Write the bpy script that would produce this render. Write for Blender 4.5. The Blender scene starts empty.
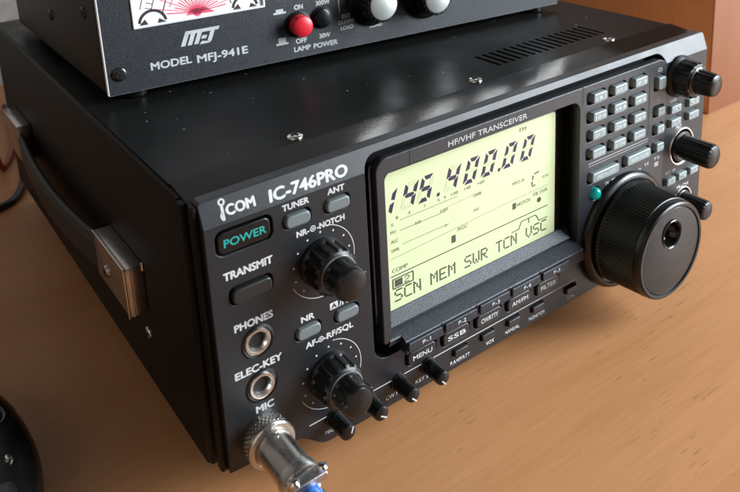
import bpy, bmesh, math, random
from mathutils import Matrix, Vector
random.seed(7)
S = 0.001
C = bpy.context.scene.collection
PI = math.pi
ZT = -6.0            # table top height in millimetres (the radio's own frame: x right, y back, z up)

# ------------------------------------------------------------------ materials
def mat(name, col, rough=.5, metal=0., spec=.5, bump=0., bscale=900., bdetail=3, coat=0., crough=.1,
        var=0., vscale=60., emis=None, estr=0., rvar=0., vcol=None):
    m = bpy.data.materials.new(name); m.use_nodes = True
    nt = m.node_tree; N = nt.nodes; L = nt.links
    b = N['Principled BSDF']
    b.inputs['Base Color'].default_value = (*col, 1)
    b.inputs['Roughness'].default_value = rough
    b.inputs['Metallic'].default_value = metal
    b.inputs['Specular IOR Level'].default_value = spec
    b.inputs['Coat Weight'].default_value = coat
    b.inputs['Coat Roughness'].default_value = crough
    tc = N.new('ShaderNodeTexCoord')
    if bump:
        n = N.new('ShaderNodeTexNoise'); n.inputs['Scale'].default_value = bscale; n.inputs['Detail'].default_value = bdetail
        L.new(tc.outputs['Object'], n.inputs['Vector'])
        bp = N.new('ShaderNodeBump'); bp.inputs['Strength'].default_value = bump; bp.inputs['Distance'].default_value = .0004
        L.new(n.outputs['Fac'], bp.inputs['Height']); L.new(bp.outputs['Normal'], b.inputs['Normal'])
    if var or rvar:
        n2 = N.new('ShaderNodeTexNoise'); n2.inputs['Scale'].default_value = vscale; n2.inputs['Detail'].default_value = 6
        L.new(tc.outputs['Object'], n2.inputs['Vector'])
        if var:
            r = N.new('ShaderNodeValToRGB')
            r.color_ramp.elements[0].position = .3; r.color_ramp.elements[1].position = .7
            c2 = vcol or tuple(min(1, c * (1 + var)) for c in col)
            r.color_ramp.elements[0].color = (*[c * (1 - var) for c in col], 1); r.color_ramp.elements[1].color = (*c2, 1)
            L.new(n2.outputs['Fac'], r.inputs['Fac']); L.new(r.outputs['Color'], b.inputs['Base Color'])
        if rvar:
            mr = N.new('ShaderNodeMapRange'); mr.inputs['From Min'].default_value = .3; mr.inputs['From Max'].default_value = .7
            mr.inputs['To Min'].default_value = max(.02, rough - rvar); mr.inputs['To Max'].default_value = min(1, rough + rvar)
            L.new(n2.outputs['Fac'], mr.inputs['Value']); L.new(mr.outputs['Result'], b.inputs['Roughness'])
    if emis:
        b.inputs['Emission Color'].default_value = (*emis, 1); b.inputs['Emission Strength'].default_value = estr
    return m

def dusty(name, col, rough, bump, bscale, speck=1., spec=.1):
    """dark paint with fine surface grain and a few pale dust specks"""
    m = mat(name, col, rough, spec=spec, bump=bump, bscale=bscale, rvar=.07, vscale=45)
    nt = m.node_tree; N = nt.nodes; L = nt.links; b = N['Principled BSDF']
    tc = N.new('ShaderNodeTexCoord')
    v = N.new('ShaderNodeTexVoronoi'); v.inputs['Scale'].default_value = 130; L.new(tc.outputs['Object'], v.inputs['Vector'])
    w = N.new('ShaderNodeTexNoise'); w.inputs['Scale'].default_value = 40; L.new(tc.outputs['Object'], w.inputs['Vector'])
    r = N.new('ShaderNodeValToRGB'); r.color_ramp.elements[0].position = .0; r.color_ramp.elements[0].color = (speck,) * 3 + (1,)
    r.color_ramp.elements[1].position = .075; r.color_ramp.elements[1].color = (0, 0, 0, 1)
    L.new(v.outputs['Distance'], r.inputs['Fac'])
    g = N.new('ShaderNodeMath'); g.operation = 'GREATER_THAN'; g.inputs[1].default_value = .5; L.new(w.outputs['Fac'], g.inputs[0])
    mul = N.new('ShaderNodeMath'); mul.operation = 'MULTIPLY'; L.new(r.outputs['Color'], mul.inputs[0]); L.new(g.outputs[0], mul.inputs[1])
    mx = N.new('ShaderNodeMixRGB'); mx.inputs['Color1'].default_value = (*col, 1); mx.inputs['Color2'].default_value = (.5, .5, .5, 1)
    L.new(mul.outputs[0], mx.inputs['Fac']); L.new(mx.outputs[0], b.inputs['Base Color'])
    return m

def wood(name, base, dark, dash, rough=.42, axis='X', spec=.5):
    m = bpy.data.materials.new(name); m.use_nodes = True
    nt = m.node_tree; N = nt.nodes; L = nt.links; b = N['Principled BSDF']
    tc = N.new('ShaderNodeTexCoord')
    def mapped(sc):
        mp = N.new('ShaderNodeMapping'); L.new(tc.outputs['Object'], mp.inputs['Vector'])
        s = {'X': sc, 'Y': (sc[1], sc[0], sc[2]), 'Z': (sc[1], sc[2], sc[0])}[axis]
        mp.inputs['Scale'].default_value = s; mp.inputs['Rotation'].default_value = (0, 0, .03); return mp
    def noise(sc, scale, det, dist=0):
        mp = mapped(sc); n = N.new('ShaderNodeTexNoise'); n.inputs['Scale'].default_value = scale
        n.inputs['Detail'].default_value = det; n.inputs['Distortion'].default_value = dist
        L.new(mp.outputs[0], n.inputs['Vector']); return n
    def ramp(src, stops):
        r = N.new('ShaderNodeValToRGB'); e = r.color_ramp.elements
        e[0].position, e[0].color = stops[0][0], (*stops[0][1], 1); e[1].position, e[1].color = stops[-1][0], (*stops[-1][1], 1)
        for p, c in stops[1:-1]:
            q = e.new(p); q.color = (*c, 1)
        L.new(src, r.inputs['Fac']); return r
    def mix(a, bb, fac, mode='MIX'):
        x = N.new('ShaderNodeMixRGB'); x.blend_type = mode
        L.new(a, x.inputs['Color1'])
        if isinstance(bb, tuple): x.inputs['Color2'].default_value = (*bb, 1)
        else: L.new(bb, x.inputs['Color2'])
        if isinstance(fac, float): x.inputs['Fac'].default_value = fac
        else: L.new(fac, x.inputs['Fac'])
        return x
    n1 = noise((1, 6, 6), 5, 4, .3)
    r1 = ramp(n1.outputs['Fac'], [(.3, dark), (.5, base), (.75, tuple(min(1, c * 1.05) for c in base))])
    n2 = noise((1, 16, 16), 34, 6)
    r2 = ramp(n2.outputs['Fac'], [(.3, (.93, .915, .90)), (.68, (1.02, 1.02, 1.02))])
    c = mix(r1.outputs[0], r2.outputs[0], 1., 'MULTIPLY')
    # short dark flecks along the grain
    n3 = noise((1, 11, 11), 80, 2)
    r3 = ramp(n3.outputs['Fac'], [(.66, (0, 0, 0)), (.70, (1, 1, 1))])
    n4 = noise((1, 2, 2), 14, 1)
    r4 = ramp(n4.outputs['Fac'], [(.49, (0, 0, 0)), (.58, (1, 1, 1))])
    ml = mix(r3.outputs[0], r4.outputs[0], 1., 'MULTIPLY')
    sc_ = N.new('ShaderNodeMath'); sc_.operation = 'MULTIPLY'; sc_.inputs[1].default_value = .55; L.new(ml.outputs[0], sc_.inputs[0])
    c2 = mix(c.outputs[0], dash, sc_.outputs[0])
    L.new(c2.outputs[0], b.inputs['Base Color'])
    b.inputs['Roughness'].default_value = rough; b.inputs['Specular IOR Level'].default_value = spec
    bp = N.new('ShaderNodeBump'); bp.inputs['Strength'].default_value = .12; bp.inputs['Distance'].default_value = .0004
    L.new(n2.outputs['Fac'], bp.inputs['Height']); L.new(bp.outputs['Normal'], b.inputs['Normal'])
    return m

M_COVER = dusty('black_enamel', (.0075, .008, .008), .36, .08, 2600)
M_SIDE = mat('side_enamel', (.0035, .0032, .003), .5, spec=.22, bump=.1, bscale=2500)
M_PANEL = mat('charcoal_plastic', (.012, .0135, .016), .34, spec=.42, bump=.22, bscale=5200, bdetail=2, rvar=.05, vscale=70)
M_BEZEL = mat('bezel_plastic', (.017, .019, .023), .33, spec=.6, bump=.22, bscale=5200, bdetail=2, rvar=.04)
M_SHELF = mat('speckled_shelf', (.014, .019, .028), .36, bump=.5, bscale=3000, var=.35, vscale=1400)
M_BLACK = mat('black_plastic', (.005, .005, .005), .28, spec=.4, bump=.12, bscale=2500, rvar=.06, vscale=90)
M_KNOB = mat('knob_rubber', (.005, .005, .005), .34, spec=.4, bump=.15, bscale=3000, rvar=.06, vscale=120)
M_DEEP = mat('recess_black', (.003, .003, .003), .6)
M_KEY = mat('grey_key', (.13, .15, .155), .34, bump=.15, bscale=2600)
M_KEYP = mat('keypad_key', (.20, .245, .25), .26, bump=.15, bscale=2600)
M_KEYD = mat('dark_key', (.016, .017, .018), .33, bump=.12, bscale=2600)
M_WHITE = mat('white_print', (.52, .53, .53), .5, var=.12, vscale=260)
M_GREYP = mat('grey_print', (.42, .43, .43), .5)
M_DKP = mat('key_print', (.62, .68, .68), .5)
M_TEALP = mat('teal_print', (.01, .27, .24), .5, emis=(.0, .6, .5), estr=.05)
M_TEAL = mat('teal_lens', (.0, .22, .19), .12, emis=(.0, .6, .5), estr=.12)
M_CHROME = mat('chrome', (.75, .73, .70), .2, metal=1, rvar=.05, vscale=200)
M_STEEL = mat('satin_steel', (.62, .60, .57), .3, metal=1, bump=.2, bscale=900, rvar=.1, vscale=150)
M_COPPER = mat('warm_nickel', (.52, .48, .44), .29, metal=1, rvar=.08, vscale=150)
M_BRONZE = mat('bracket_metal', (.52, .50, .49), .24, metal=1, rvar=.06, vscale=120)
M_DRING = mat('dark_gloss_ring', (.10, .10, .10), .16)
M_DIALF = mat('dial_face', (.006, .0065, .007), .26, spec=.38, bump=.2, bscale=2600, rvar=.10, vscale=55)
M_LCD = mat('lcd_glow', (.53, .59, .355), .35, coat=.3, crough=.06, emis=(.60, .67, .38), estr=.11, var=.05, vscale=14)
M_SEG = mat('lcd_segment', (.022, .018, .055), .4)
M_SEGT = mat('lcd_thin_segment', (.06, .065, .045), .4)
M_GHOST = mat('lcd_faint_segment', (.20, .23, .13), .4)
M_WRINK = mat('grey_wrinkle_paint', (.017, .020, .025), .36, bump=.5, bscale=3600, bdetail=2, rvar=.08, vscale=500)
M_TCASE = mat('tuner_case_paint', (.016, .015, .013), .45, spec=.3, bump=.2, bscale=1800)
M_RED = mat('red_cap', (.62, .015, .03), .38, bump=.1, bscale=1500)
M_ALU = mat('bare_aluminium', (.80, .81, .82), .45, metal=.3)
M_DSCREW = mat('blackened_screw', (.05, .05, .052), .2, metal=.7, rvar=.05, vscale=200)
M_KCAP = mat('spun_aluminium_cap', (.72, .74, .71), .32, metal=.7)
M_METER = mat('meter_paper', (.80, .80, .82), .45, var=.04, vscale=60)
M_PINK = mat('meter_red_ink', (.75, .10, .16), .5)
M_MBLK = mat('meter_black_ink', (.04, .03, .03), .5)
M_MBROWN = mat('meter_brown', (.16, .11, .09), .5)
M_STRAP = mat('strap_vinyl', (.016, .018, .015), .48, bump=.5, bscale=1400)
M_BLUE = mat('blue_jacket', (.03, .16, .60), .4)
M_CORD = mat('black_cord', (.010, .010, .010), .45)
M_REDC = mat('red_cord_jacket', (.30, .05, .03), .5)
M_WALL = mat('beige_wall', (.30, .275, .25), .8, bump=.4, bscale=120, var=.16, vscale=90)
M_TABLE = wood('beech_laminate', (.47, .222, .096), (.425, .192, .078), (.20, .078, .03), rough=.46, spec=.3)
M_CAB = wood('cabinet_wood_shaded', (.24, .088, .036), (.225, .08, .032), (.18, .06, .024), rough=.4, axis='Z')  # darker copy of the cabinet wood, shade on the front put into its colour
M_CAB2 = wood('cabinet_wood_lit', (.80, .38, .17), (.77, .36, .16), (.68, .30, .13), rough=.38, axis='Z')  # lighter copy of the cabinet wood, light on the side put into its colour
M_FLOOR = mat('floor', (.28, .25, .22), .7, var=.1)

# ------------------------------------------------------------------ mesh helpers (millimetres)
FRONT = Matrix(((1, 0, 0, 0), (0, 0, -1, 0), (0, 1, 0, 0), (0, 0, 0, 1)))        # local z -> towards the viewer (-y)
def fr(y=0, x=0, z=0): return Matrix.Translation((x, y, z)) @ FRONT
def thing(name, label, cat, loc, group=None, kind=None):
    o = bpy.data.objects.new(name, None); C.objects.link(o); o.empty_display_size = .02
    o.location = Vector(loc) * S; o['label'] = label; o['category'] = cat
    if group: o['group'] = group
    if kind: o['kind'] = kind
    o['org'] = list(loc)
    return o
def finish(bm, name, m, parent=None, smooth=35, label=None):
    """link bm (world millimetres) as one mesh object under parent"""
    org = Vector((0, 0, 0)); p = parent
    while p is not None:
        if 'org' in p.keys(): org = Vector(p['org'])
        p = p.parent
    me = bpy.data.meshes.new(name)
    for v in bm.verts: v.co = (v.co - org) * S
    bmesh.ops.recalc_face_normals(bm, faces=bm.faces)
    bm.to_mesh(me); bm.free()
    me.materials.append(m)
    if smooth:
        for f in me.polygons: f.use_smooth = True
        me.set_sharp_from_angle(angle=math.radians(smooth))
    o = bpy.data.objects.new(name, me); C.objects.link(o)
    if parent: o.parent = parent
    if label: o['label'] = label
    return o
def join(bm, me, M):
    n0 = len(bm.verts); bm.from_mesh(me); bm.verts.ensure_lookup_table()
    for v in bm.verts[n0:]: v.co = M @ v.co
    bpy.data.meshes.remove(me)
def rrect(x0, x1, z0, z1, r=1., n=5):
    r = min(r, abs(x1 - x0) / 2 - .01, abs(z1 - z0) / 2 - .01); P = []
    for cx, cz, a in ((x1 - r, z1 - r, 0), (x0 + r, z1 - r, 90), (x0 + r, z0 + r, 180), (x1 - r, z0 + r, 270)):
        for k in range(n + 1):
            t = math.radians(a + 90 * k / n); P.append((cx + r * math.cos(t), cz + r * math.sin(t)))
    return P
def circ(cx, cz, r, n=32): return [(cx + r * math.cos(2 * PI * k / n), cz + r * math.sin(2 * PI * k / n)) for k in range(n)]
def curve_mesh(cu):
    ob = bpy.data.objects.new('tmp', cu); C.objects.link(ob); bpy.context.view_layer.update()
    me = bpy.data.meshes.new_from_object(ob.evaluated_get(bpy.context.evaluated_depsgraph_get()))
    bpy.data.objects.remove(ob); bpy.data.curves.remove(cu); return me
def plate(bm, loops, M, thick, bev=.25, res=2):
    """filled outline with holes; front face at local z=0, going back to -thick"""
    cu = bpy.data.curves.new('t', 'CURVE'); cu.dimensions = '2D'; cu.fill_mode = 'BOTH'
    cu.extrude = thick / 2 - bev; cu.bevel_depth = bev; cu.bevel_resolution = res; cu.offset = -bev
    for lp in loops:
        s = cu.splines.new('POLY'); s.points.add(len(lp) - 1); s.use_cyclic_u = True
        for p, q in zip(s.points, lp): p.co = (q[0], q[1], 0, 1)
    me = curve_mesh(cu); join(bm, me, M @ Matrix.Translation((0, 0, -thick / 2))); return bm
def text(bm, s, x, z, h, M, bold=.0, **k):
    if bold > .025:                       # heavier strokes: slightly shifted layers
        e = bold * .85 * h / .727
        for i, (d, f) in enumerate(((-e, 0), (e, 0), (0, e * .7), (0, -e * .7), (0, 0))): text1(bm, s, x + d, z + f, h, M @ Matrix.Translation((0, 0, .01 * i)), bold=0, **k)
        return bm
    return text1(bm, s, x, z, h, M, bold=bold, **k)
def text1(bm, s, x, z, h, M, bold=.0, shear=0., xs=1., align='LEFT', ext=.03, spacing=1.):
    cu = bpy.data.curves.new('t', 'FONT'); cu.body = s; cu.size = 1; cu.shear = shear; cu.offset = bold
    cu.align_x = align; cu.space_character = spacing; cu.resolution_u = 3
    me = curve_mesh(cu)
    k = h / .727                         # capital height -> h
    T = M @ Matrix.Translation((x, z, 0)) @ Matrix.Diagonal((k * xs, k, 1, 1))
    b2 = bmesh.new(); b2.from_mesh(me); bpy.data.meshes.remove(me)
    bmesh.ops.remove_doubles(b2, verts=b2.verts, dist=1e-5)
    r = bmesh.ops.extrude_face_region(b2, geom=b2.faces[:])
    for v in [e for e in r['geom'] if isinstance(e, bmesh.types.BMVert)]: v.co.z += ext
    me = bpy.data.meshes.new('t'); b2.to_mesh(me); b2.free(); join(bm, me, T); return bm
def textfit(bm, s, x0, x1, z, h, M, **k):
    """text squeezed to run from x0 to x1"""
    cu = bpy.data.curves.new('t', 'FONT'); cu.body = s; cu.size = 1; cu.offset = 0 if k.get('bold', 0.) > .025 else k.get('bold', 0.); me = curve_mesh(cu)
    xsv = [v.co.x for v in me.vertices]; w = max(xsv) - min(xsv); mn = min(xsv); bpy.data.meshes.remove(me)
    f = (x1 - x0) / (w * h / .727)
    return text(bm, s, x0 - mn * h / .727 * f, z, h, M, xs=f, **k)
def box(bm, x0, x1, y0, y1, z0, z1, bev=0., M=None, seg=2):
    b = bmesh.new(); bmesh.ops.create_cube(b, size=1)
    for v in b.verts: v.co = Vector(((x0 + x1) / 2 + v.co.x * (x1 - x0), (y0 + y1) / 2 + v.co.y * (y1 - y0), (z0 + z1) / 2 + v.co.z * (z1 - z0)))
    if bev: bmesh.ops.bevel(b, geom=b.edges[:], offset=bev, segments=seg, affect='EDGES', profile=.5)
    me = bpy.data.meshes.new('t'); b.to_mesh(me); b.free(); join(bm, me, M or Matrix()); return bm
def lathe(bm, prof, M, n=48, ridge=None, caps=True):
    """prof: (radius, height towards local +z); ridge(i, angle)-> radius factor"""
    rings = []
    for i, (r, h) in enumerate(prof):
        ring = []
        for k in range(n):
            a = 2 * PI * k / n; rr = r * (ridge(i, a) if ridge else 1)
            ring.append(bm.verts.new(M @ Vector((rr * math.cos(a), rr * math.sin(a), h))))
        rings.append(ring)
    for a, b in zip(rings, rings[1:]):
        for k in range(n): bm.faces.new((a[k], a[(k + 1) % n], b[(k + 1) % n], b[k]))
    for rg, flip in ((rings[0], True), (rings[-1], False)):
        if caps and (prof[0] if flip else prof[-1])[0] > .02:
            c = bm.verts.new(sum((v.co for v in rg), Vector()) / n)
            for k in range(n): bm.faces.new((rg[k], rg[(k + 1) % n], c))
    return bm
def tube(bm, pts, r, n=12, sub=6):
    P = [Vector(p) for p in pts]; Q = []
    for i in range(len(P) - 1):
        p0, p1, p2, p3 = P[max(0, i - 1)], P[i], P[i + 1], P[min(len(P) - 1, i + 2)]
        for k in range(sub):
            t = k / sub
            Q.append(.5 * ((2 * p1) + (p2 - p0) * t + (2 * p0 - 5 * p1 + 4 * p2 - p3) * t * t + (3 * p1 - p0 - 3 * p2 + p3) * t ** 3))
    Q.append(P[-1]); up = Vector((0, 0, 1)); rings = []
    for i, q in enumerate(Q):
        d = (Q[min(i + 1, len(Q) - 1)] - Q[max(i - 1, 0)]).normalized()
        a = d.cross(up)
        if a.length < .05: a = d.cross(Vector((1, 0, 0)))
        a.normalize(); b = d.cross(a); rr = r(i / (len(Q) - 1)) if callable(r) else r
        rings.append([bm.verts.new(q + (a * math.cos(2 * PI * k / n) + b * math.sin(2 * PI * k / n)) * rr) for k in range(n)])
    for a, b in zip(rings, rings[1:]):
        for k in range(n): bm.faces.new((a[k], a[(k + 1) % n], b[(k + 1) % n], b[k]))
    bm.faces.new(rings[0]); bm.faces.new(rings[-1]); return bm
def extrude_x(bm, prof, x0, x1):
    """closed (y,z) profile pushed from x0 to x1"""
    a = [bm.verts.new((x0, y, z)) for y, z in prof]; b = [bm.verts.new((x1, y, z)) for y, z in prof]; n = len(prof)
    for k in range(n): bm.faces.new((a[k], a[(k + 1) % n], b[(k + 1) % n], b[k]))
    bm.faces.new(a); bm.faces.new(b[::-1]); return bm
def strip(bm, p, q, w, M, t=.03):
    p, q = Vector(p), Vector(q); d = (q - p).normalized(); n = Vector((-d.y, d.x)) * w / 2
    vs = [bm.verts.new(M @ Vector((a.x, a.y, h))) for h in (0, t) for a in (p - n, q - n, q + n, p + n)]
    for f in ((0, 1, 2, 3), (4, 5, 6, 7), (0, 1, 5, 4), (1, 2, 6, 5), (2, 3, 7, 6), (3, 0, 4, 7)): bm.faces.new([vs[i] for i in f])
def poly(bm, pts, M, t=.03):
    a = [bm.verts.new(M @ Vector((x, z, 0))) for x, z in pts]; b = [bm.verts.new(M @ Vector((x, z, t))) for x, z in pts]; n = len(pts)
    bm.faces.new(a); bm.faces.new(b)
    for k in range(n): bm.faces.new((a[k], a[(k + 1) % n], b[(k + 1) % n], b[k]))
def arcstrip(bm, cx, cz, r, a0, a1, w, M, n=30):
    for k in range(n):
        t0, t1 = (math.radians(a0 + (a1 - a0) * q / n) for q in (k, k + 1.02))
        poly(bm, [(cx + (r - w / 2) * math.cos(t0), cz + (r - w / 2) * math.sin(t0)), (cx + (r + w / 2) * math.cos(t0), cz + (r + w / 2) * math.sin(t0)),
                  (cx + (r + w / 2) * math.cos(t1), cz + (r + w / 2) * math.sin(t1)), (cx + (r - w / 2) * math.cos(t1), cz + (r - w / 2) * math.sin(t1))], M)
def key(x0, x1, z0, z1, yf, yb, r, m, parent, name='key', crown=.5, cap=None, capm=None, ch=1.5, bold=.02, capx=None, label=None):
    jx, jz, jy = random.uniform(-.12, .12), random.uniform(-.1, .1), random.uniform(-.15, .15)
    x0 += jx; x1 += jx; z0 += jz; z1 += jz; yf += jy
    if capx: capx = (capx[0] + jx, capx[1] + jx)
    bm = bmesh.new(); plate(bm, [rrect(x0, x1, z0, z1, r)], fr(yf) @ Matrix.Translation((0, (z0 + z1) / 2, 0)) @ Matrix.Rotation(random.uniform(-.03, .01), 4, 'X') @ Matrix.Translation((0, -(z0 + z1) / 2, 0)), yb - yf, bev=crown, res=3)
    o = finish(bm, name, m, parent, 50, label)
    if cap:
        b = bmesh.new(); w = (x1 - x0); cx0, cx1 = capx or (x0 + w * .16, x1 - w * .16)
        textfit(b, cap, cx0, cx1, (z0 + z1) / 2 - ch / 2, ch, fr(yf - .06), bold=bold)
        finish(b, 'key_caption', capm or M_DKP, o, 0)
    return o
def phillips(c, M, r, m, parent, name='screw'):
    """domed cross-head screw"""
    bm = bmesh.new(); T = Matrix.Translation(c) @ M
    lathe(bm, [(r, -.3), (r, .25), (r * .93, .6), (r * .7, .95), (r * .4, 1.12), (.01, 1.18)], T, 24)
    o = finish(bm, name, m, parent, 40)
    bm = bmesh.new(); w = r * .17
    for a in (.4, .4 + PI / 2):
        d = Vector((math.cos(a), math.sin(a), 0)); n = Vector((-d.y, d.x, 0))
        vs = []
        for h in (.5, 1.24):
            for s, t in ((-1, -1), (1, -1), (1, 1), (-1, 1)): vs.append(bm.verts.new(T @ (d * s * r * .58 + n * t * w + Vector((0, 0, h)))))
        for f in ((0, 1, 2, 3), (4, 5, 6, 7), (0, 1, 5, 4), (1, 2, 6, 5), (2, 3, 7, 6), (3, 0, 4, 7)): bm.faces.new([vs[i] for i in f])
    finish(bm, 'cross_slot', M_DEEP, o, 0); return o

# ------------------------------------------------------------------ setting
bm = bmesh.new(); box(bm, -900, 1000, -420, 598, ZT - 25, ZT, 1.5)
t = finish(bm, 'tabletop', M_TABLE); t['kind'] = 'structure'; t['label'] = 'light brown wood grain tabletop under the radio'; t['category'] = 'table top'
bm = bmesh.new(); box(bm, -1800, 1900, 600, 620, -760, 1900)
t = finish(bm, 'wall', M_WALL); t['kind'] = 'structure'; t['label'] = 'beige wall behind the desk'; t['category'] = 'wall'
bm = bmesh.new(); box(bm, -2600, 2600, -2600, 700, -790, -765)
t = finish(bm, 'floor', M_FLOOR); t['kind'] = 'structure'; t['label'] = 'floor far below the desk'; t['category'] = 'floor'

cab = thing('wooden_cabinet', 'reddish brown wooden cabinet standing on the table behind the right end of the radio', 'cabinet', (465, 104, ZT))
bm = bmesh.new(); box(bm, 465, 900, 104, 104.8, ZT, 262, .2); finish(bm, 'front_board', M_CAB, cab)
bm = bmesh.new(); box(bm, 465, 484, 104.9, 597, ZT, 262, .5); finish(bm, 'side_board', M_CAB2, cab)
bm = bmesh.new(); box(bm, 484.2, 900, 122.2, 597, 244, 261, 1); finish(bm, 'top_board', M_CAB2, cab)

# ------------------------------------------------------------------ transceiver
R = thing('radio_transceiver', 'large black radio transceiver with glowing yellow-green display, standing on the table under the tuner', 'radio', (143, 150, ZT))

# front panel -------------------------------------------------------
bot = [(3, 14.5), (27, 13.2)] + [(30 + 14 * k / 6, 13.2 - 7.6 * (.5 - .5 * math.cos(PI * k / 6)) - .8 * k / 6) for k in range(7)] + [(60, 4.8), (185, 5.4), (262, 5.4)] + [(266, 6.5), (274, 12), (285.5, 13.8)]
outline = bot + [(287, 16), (287, 119), (286, 120), (4, 120), (3, 119)]
outline = outline[::1]
LEFTK = [  # holes on the left part: x0,x1,z0,z1,r
    (6.6, 28.2, 99.6, 109.2, 3), (9.6, 26.4, 79.8, 87.0, 2.4), (32.2, 43.6, 100.4, 106.4, 2.2), (49.0, 60.4, 100.4, 106.4, 2.2),
    (33.0, 44.4, 54.2, 60.0, 2.2), (50.0, 61.4, 54.2, 60.0, 2.2)]
MENUK = [(82.3 + 18.9 * k, 98.9 + 18.9 * k, 18.6, 26.4, 2.6) for k in range(5)]
SMALLB = [(x, x + 8.2, 11.2, 15.0, .7) for x in (107.6, 123.6, 139.6, 155.6, 178.4)]
C56 = [(255.0, 264.6, 82.6, 87.6, 1), (255.0, 264.6, 75.2, 80.2, 1), (270.2, 280.2, 82.6, 87.6, 1), (270.2, 280.2, 75.2, 80.2, 1),
       (254.2, 262.6, 42.6, 47.4, 1), (264.4, 272.6, 42.6, 47.4, 1), (274.6, 283.0, 42.6, 47.4, 1)]
loops = [outline, rrect(67.6, 251.8, 28.4, 116.9, 6.5, 8)] + [rrect(*h) for h in LEFTK + MENUK + SMALLB + C56]
loops += [circ(18.3, 62.3, 5.2), circ(18.3, 43.9, 5.2)]
bm = bmesh.new(); plate(bm, loops, fr(0), 8, .35, 2)
bmesh.ops.bisect_plane(bm, geom=bm.verts[:] + bm.edges[:] + bm.faces[:], plane_co=(0, 0, 111.3), plane_no=(0, 0, 1))
bmesh.ops.bisect_plane(bm, geom=bm.verts[:] + bm.edges[:] + bm.faces[:], plane_co=(0, 0, 114), plane_no=(0, 0, 1))
for v in bm.verts:
    if v.co.z > 111.3 and v.co.y < 5: v.co.y += (v.co.z - 111.3) / 8.7 * 3.1
PAN = finish(bm, 'front_panel', M_PANEL, R, 14)
for b_ in ((4, 286, 8.05, 10, 15.3, 118), (62, 184, 7.9, 10, 7, 15.2)):
    bm = bmesh.new(); box(bm, *b_); finish(bm, 'recess_backing', M_DEEP, PAN, 0)
# ribbed side of the front frame
bm = bmesh.new()
for x0, x1, y0, y1 in ((.9, 3.3, 3.0, 7.2), (-.6, 2.6, 8.6, 13.2), (283.7, 286.1, 3.0, 7.2), (284.4, 287.6, 8.6, 13.2)):
    bm = bmesh.new(); box(bm, x0, x1, y0, y1, 13.5, 118.6, .8); finish(bm, 'side_rib', M_SIDE, PAN)

# printed lettering on the left panel
ch = Matrix.Translation((0, .02, 0)) @ FRONT
slope = math.atan2(3.1, 8.7)
CHAM = Matrix.Translation((0, 0, 111.3)) @ Matrix.Rotation(-slope, 4, 'X') @ FRONT @ Matrix.Translation((0, 0, .03))
W = bmesh.new(); F0 = fr(-.01)
# maker's emblem: ring with a stem for the i, then capitals
arcstrip(W, 11.3, 7.2, .95, 0, 360, .62, CHAM, 20); strip(W, (11.1, 6.3), (10.9, 1.1), .95, CHAM); arcstrip(W, 11.9, 2.5, 1.6, 120, 235, .8, CHAM, 10)
textfit(W, 'COM', 12.3, 22.8, 2.3, 3.6, CHAM, bold=.06)
textfit(W, 'IC-746PRO', 28.3, 60.3, 1.6, 4.3, CHAM, bold=.06, shear=.12)
for s, a, b, z, h in (('TUNER', 32.4, 43.0, 107.9, 2.4), ('ANT', 51.0, 58.2, 107.9, 2.4), ('NR-', 37.2, 42.2, 96.0, 2.4), ('-NOTCH', 45.6, 57.4, 96.0, 2.4),
                      ('TRANSMIT', 8.3, 26.8, 90.4, 3.0), ('PHONES', 10.2, 25.0, 69.5, 2.9), ('ELEC-KEY', 8.6, 27.0, 50.8, 2.9),
                      ('MIC', 15.2, 22.2, 33.6, 2.9), ('NR', 36.2, 41.6, 61.4, 2.5), ('/N', 52.8, 56.4, 61.3, 2.5),
                      ('AF-', 37.2, 42.6, 49.9, 2.5), ('-RF/SQL', 45.0, 58.2, 49.9, 2.5)):
    textfit(W, s, a, b, z, h, F0, bold=.055)
for cx, cz in ((43.9, 97.2), (43.8, 51.1)):                     # small dot-in-ring knob signs between the words
    arcstrip(W, cx, cz, 1.0, 0, 360, .4, F0, 16); poly(W, circ(cx, cz, .45, 8), F0)
poly(W, rrect(48.6, 52.2, 61.2, 64.0, .3), F0)
strip(W, (36, 16.4), (186.5, 16.4), .42, F0)
for s, a, b in (('MIC', 42.6, 46.2), ('RF P', 57.2, 63), ('CW PI', 71.6, 78.6), ('KEY SP', 87.0, 95.5),
                ('P.AMP/ATT', 106.2, 117.5), ('VOX', 127.2, 132.2), ('MANUAL', 139.0, 148.2), ('MONITOR', 154.4, 165.2), ('CAL', 180.8, 186.2)):
    k = 0 if b > 100 else -2.2
    textfit(W, s, a, b, 7.5 + (.9 if k else 0) , 1.9, F0, bold=.02)
KN = [(46.8, 34.2), (46.8, 82.6)]
for cx, cz in KN:
    arcstrip(W, cx, cz, 14.1, -28, 82, .28, F0); arcstrip(W, cx, cz, 14.1, 205, 300, .28, F0)
    for k in range(11):
        a = math.radians(225 - 27 * k); poly(W, circ(cx + 12.1 * math.cos(a), cz + 12.1 * math.sin(a), .42, 8), F0)
for s, a, b, z, h in (('RIT', 255.6, 259.6, 49.0, 1.3), ('CH', 261.6, 264.0, 49, 1.3), ('M-CH', 266.2, 276.4, 36.8, 2.0), ('PBT', 262.6, 267.6, 72.4, 1.9),
                      ('CLR', 256.4, 262.0, 89.0, 1.4), ('NB', 272.8, 277.0, 89.0, 1.4)):
    textfit(W, s, a, b, z, h, F0, bold=.02)
finish(W, 'printed_lettering', M_WHITE, PAN, 0)
bm = bmesh.new(); textfit(bm, 'A', 49.3, 51.5, 61.6, 2.0, fr(-.05), bold=.03); finish(bm, 'boxed_letter', M_BLACK, PAN, 0)

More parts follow.
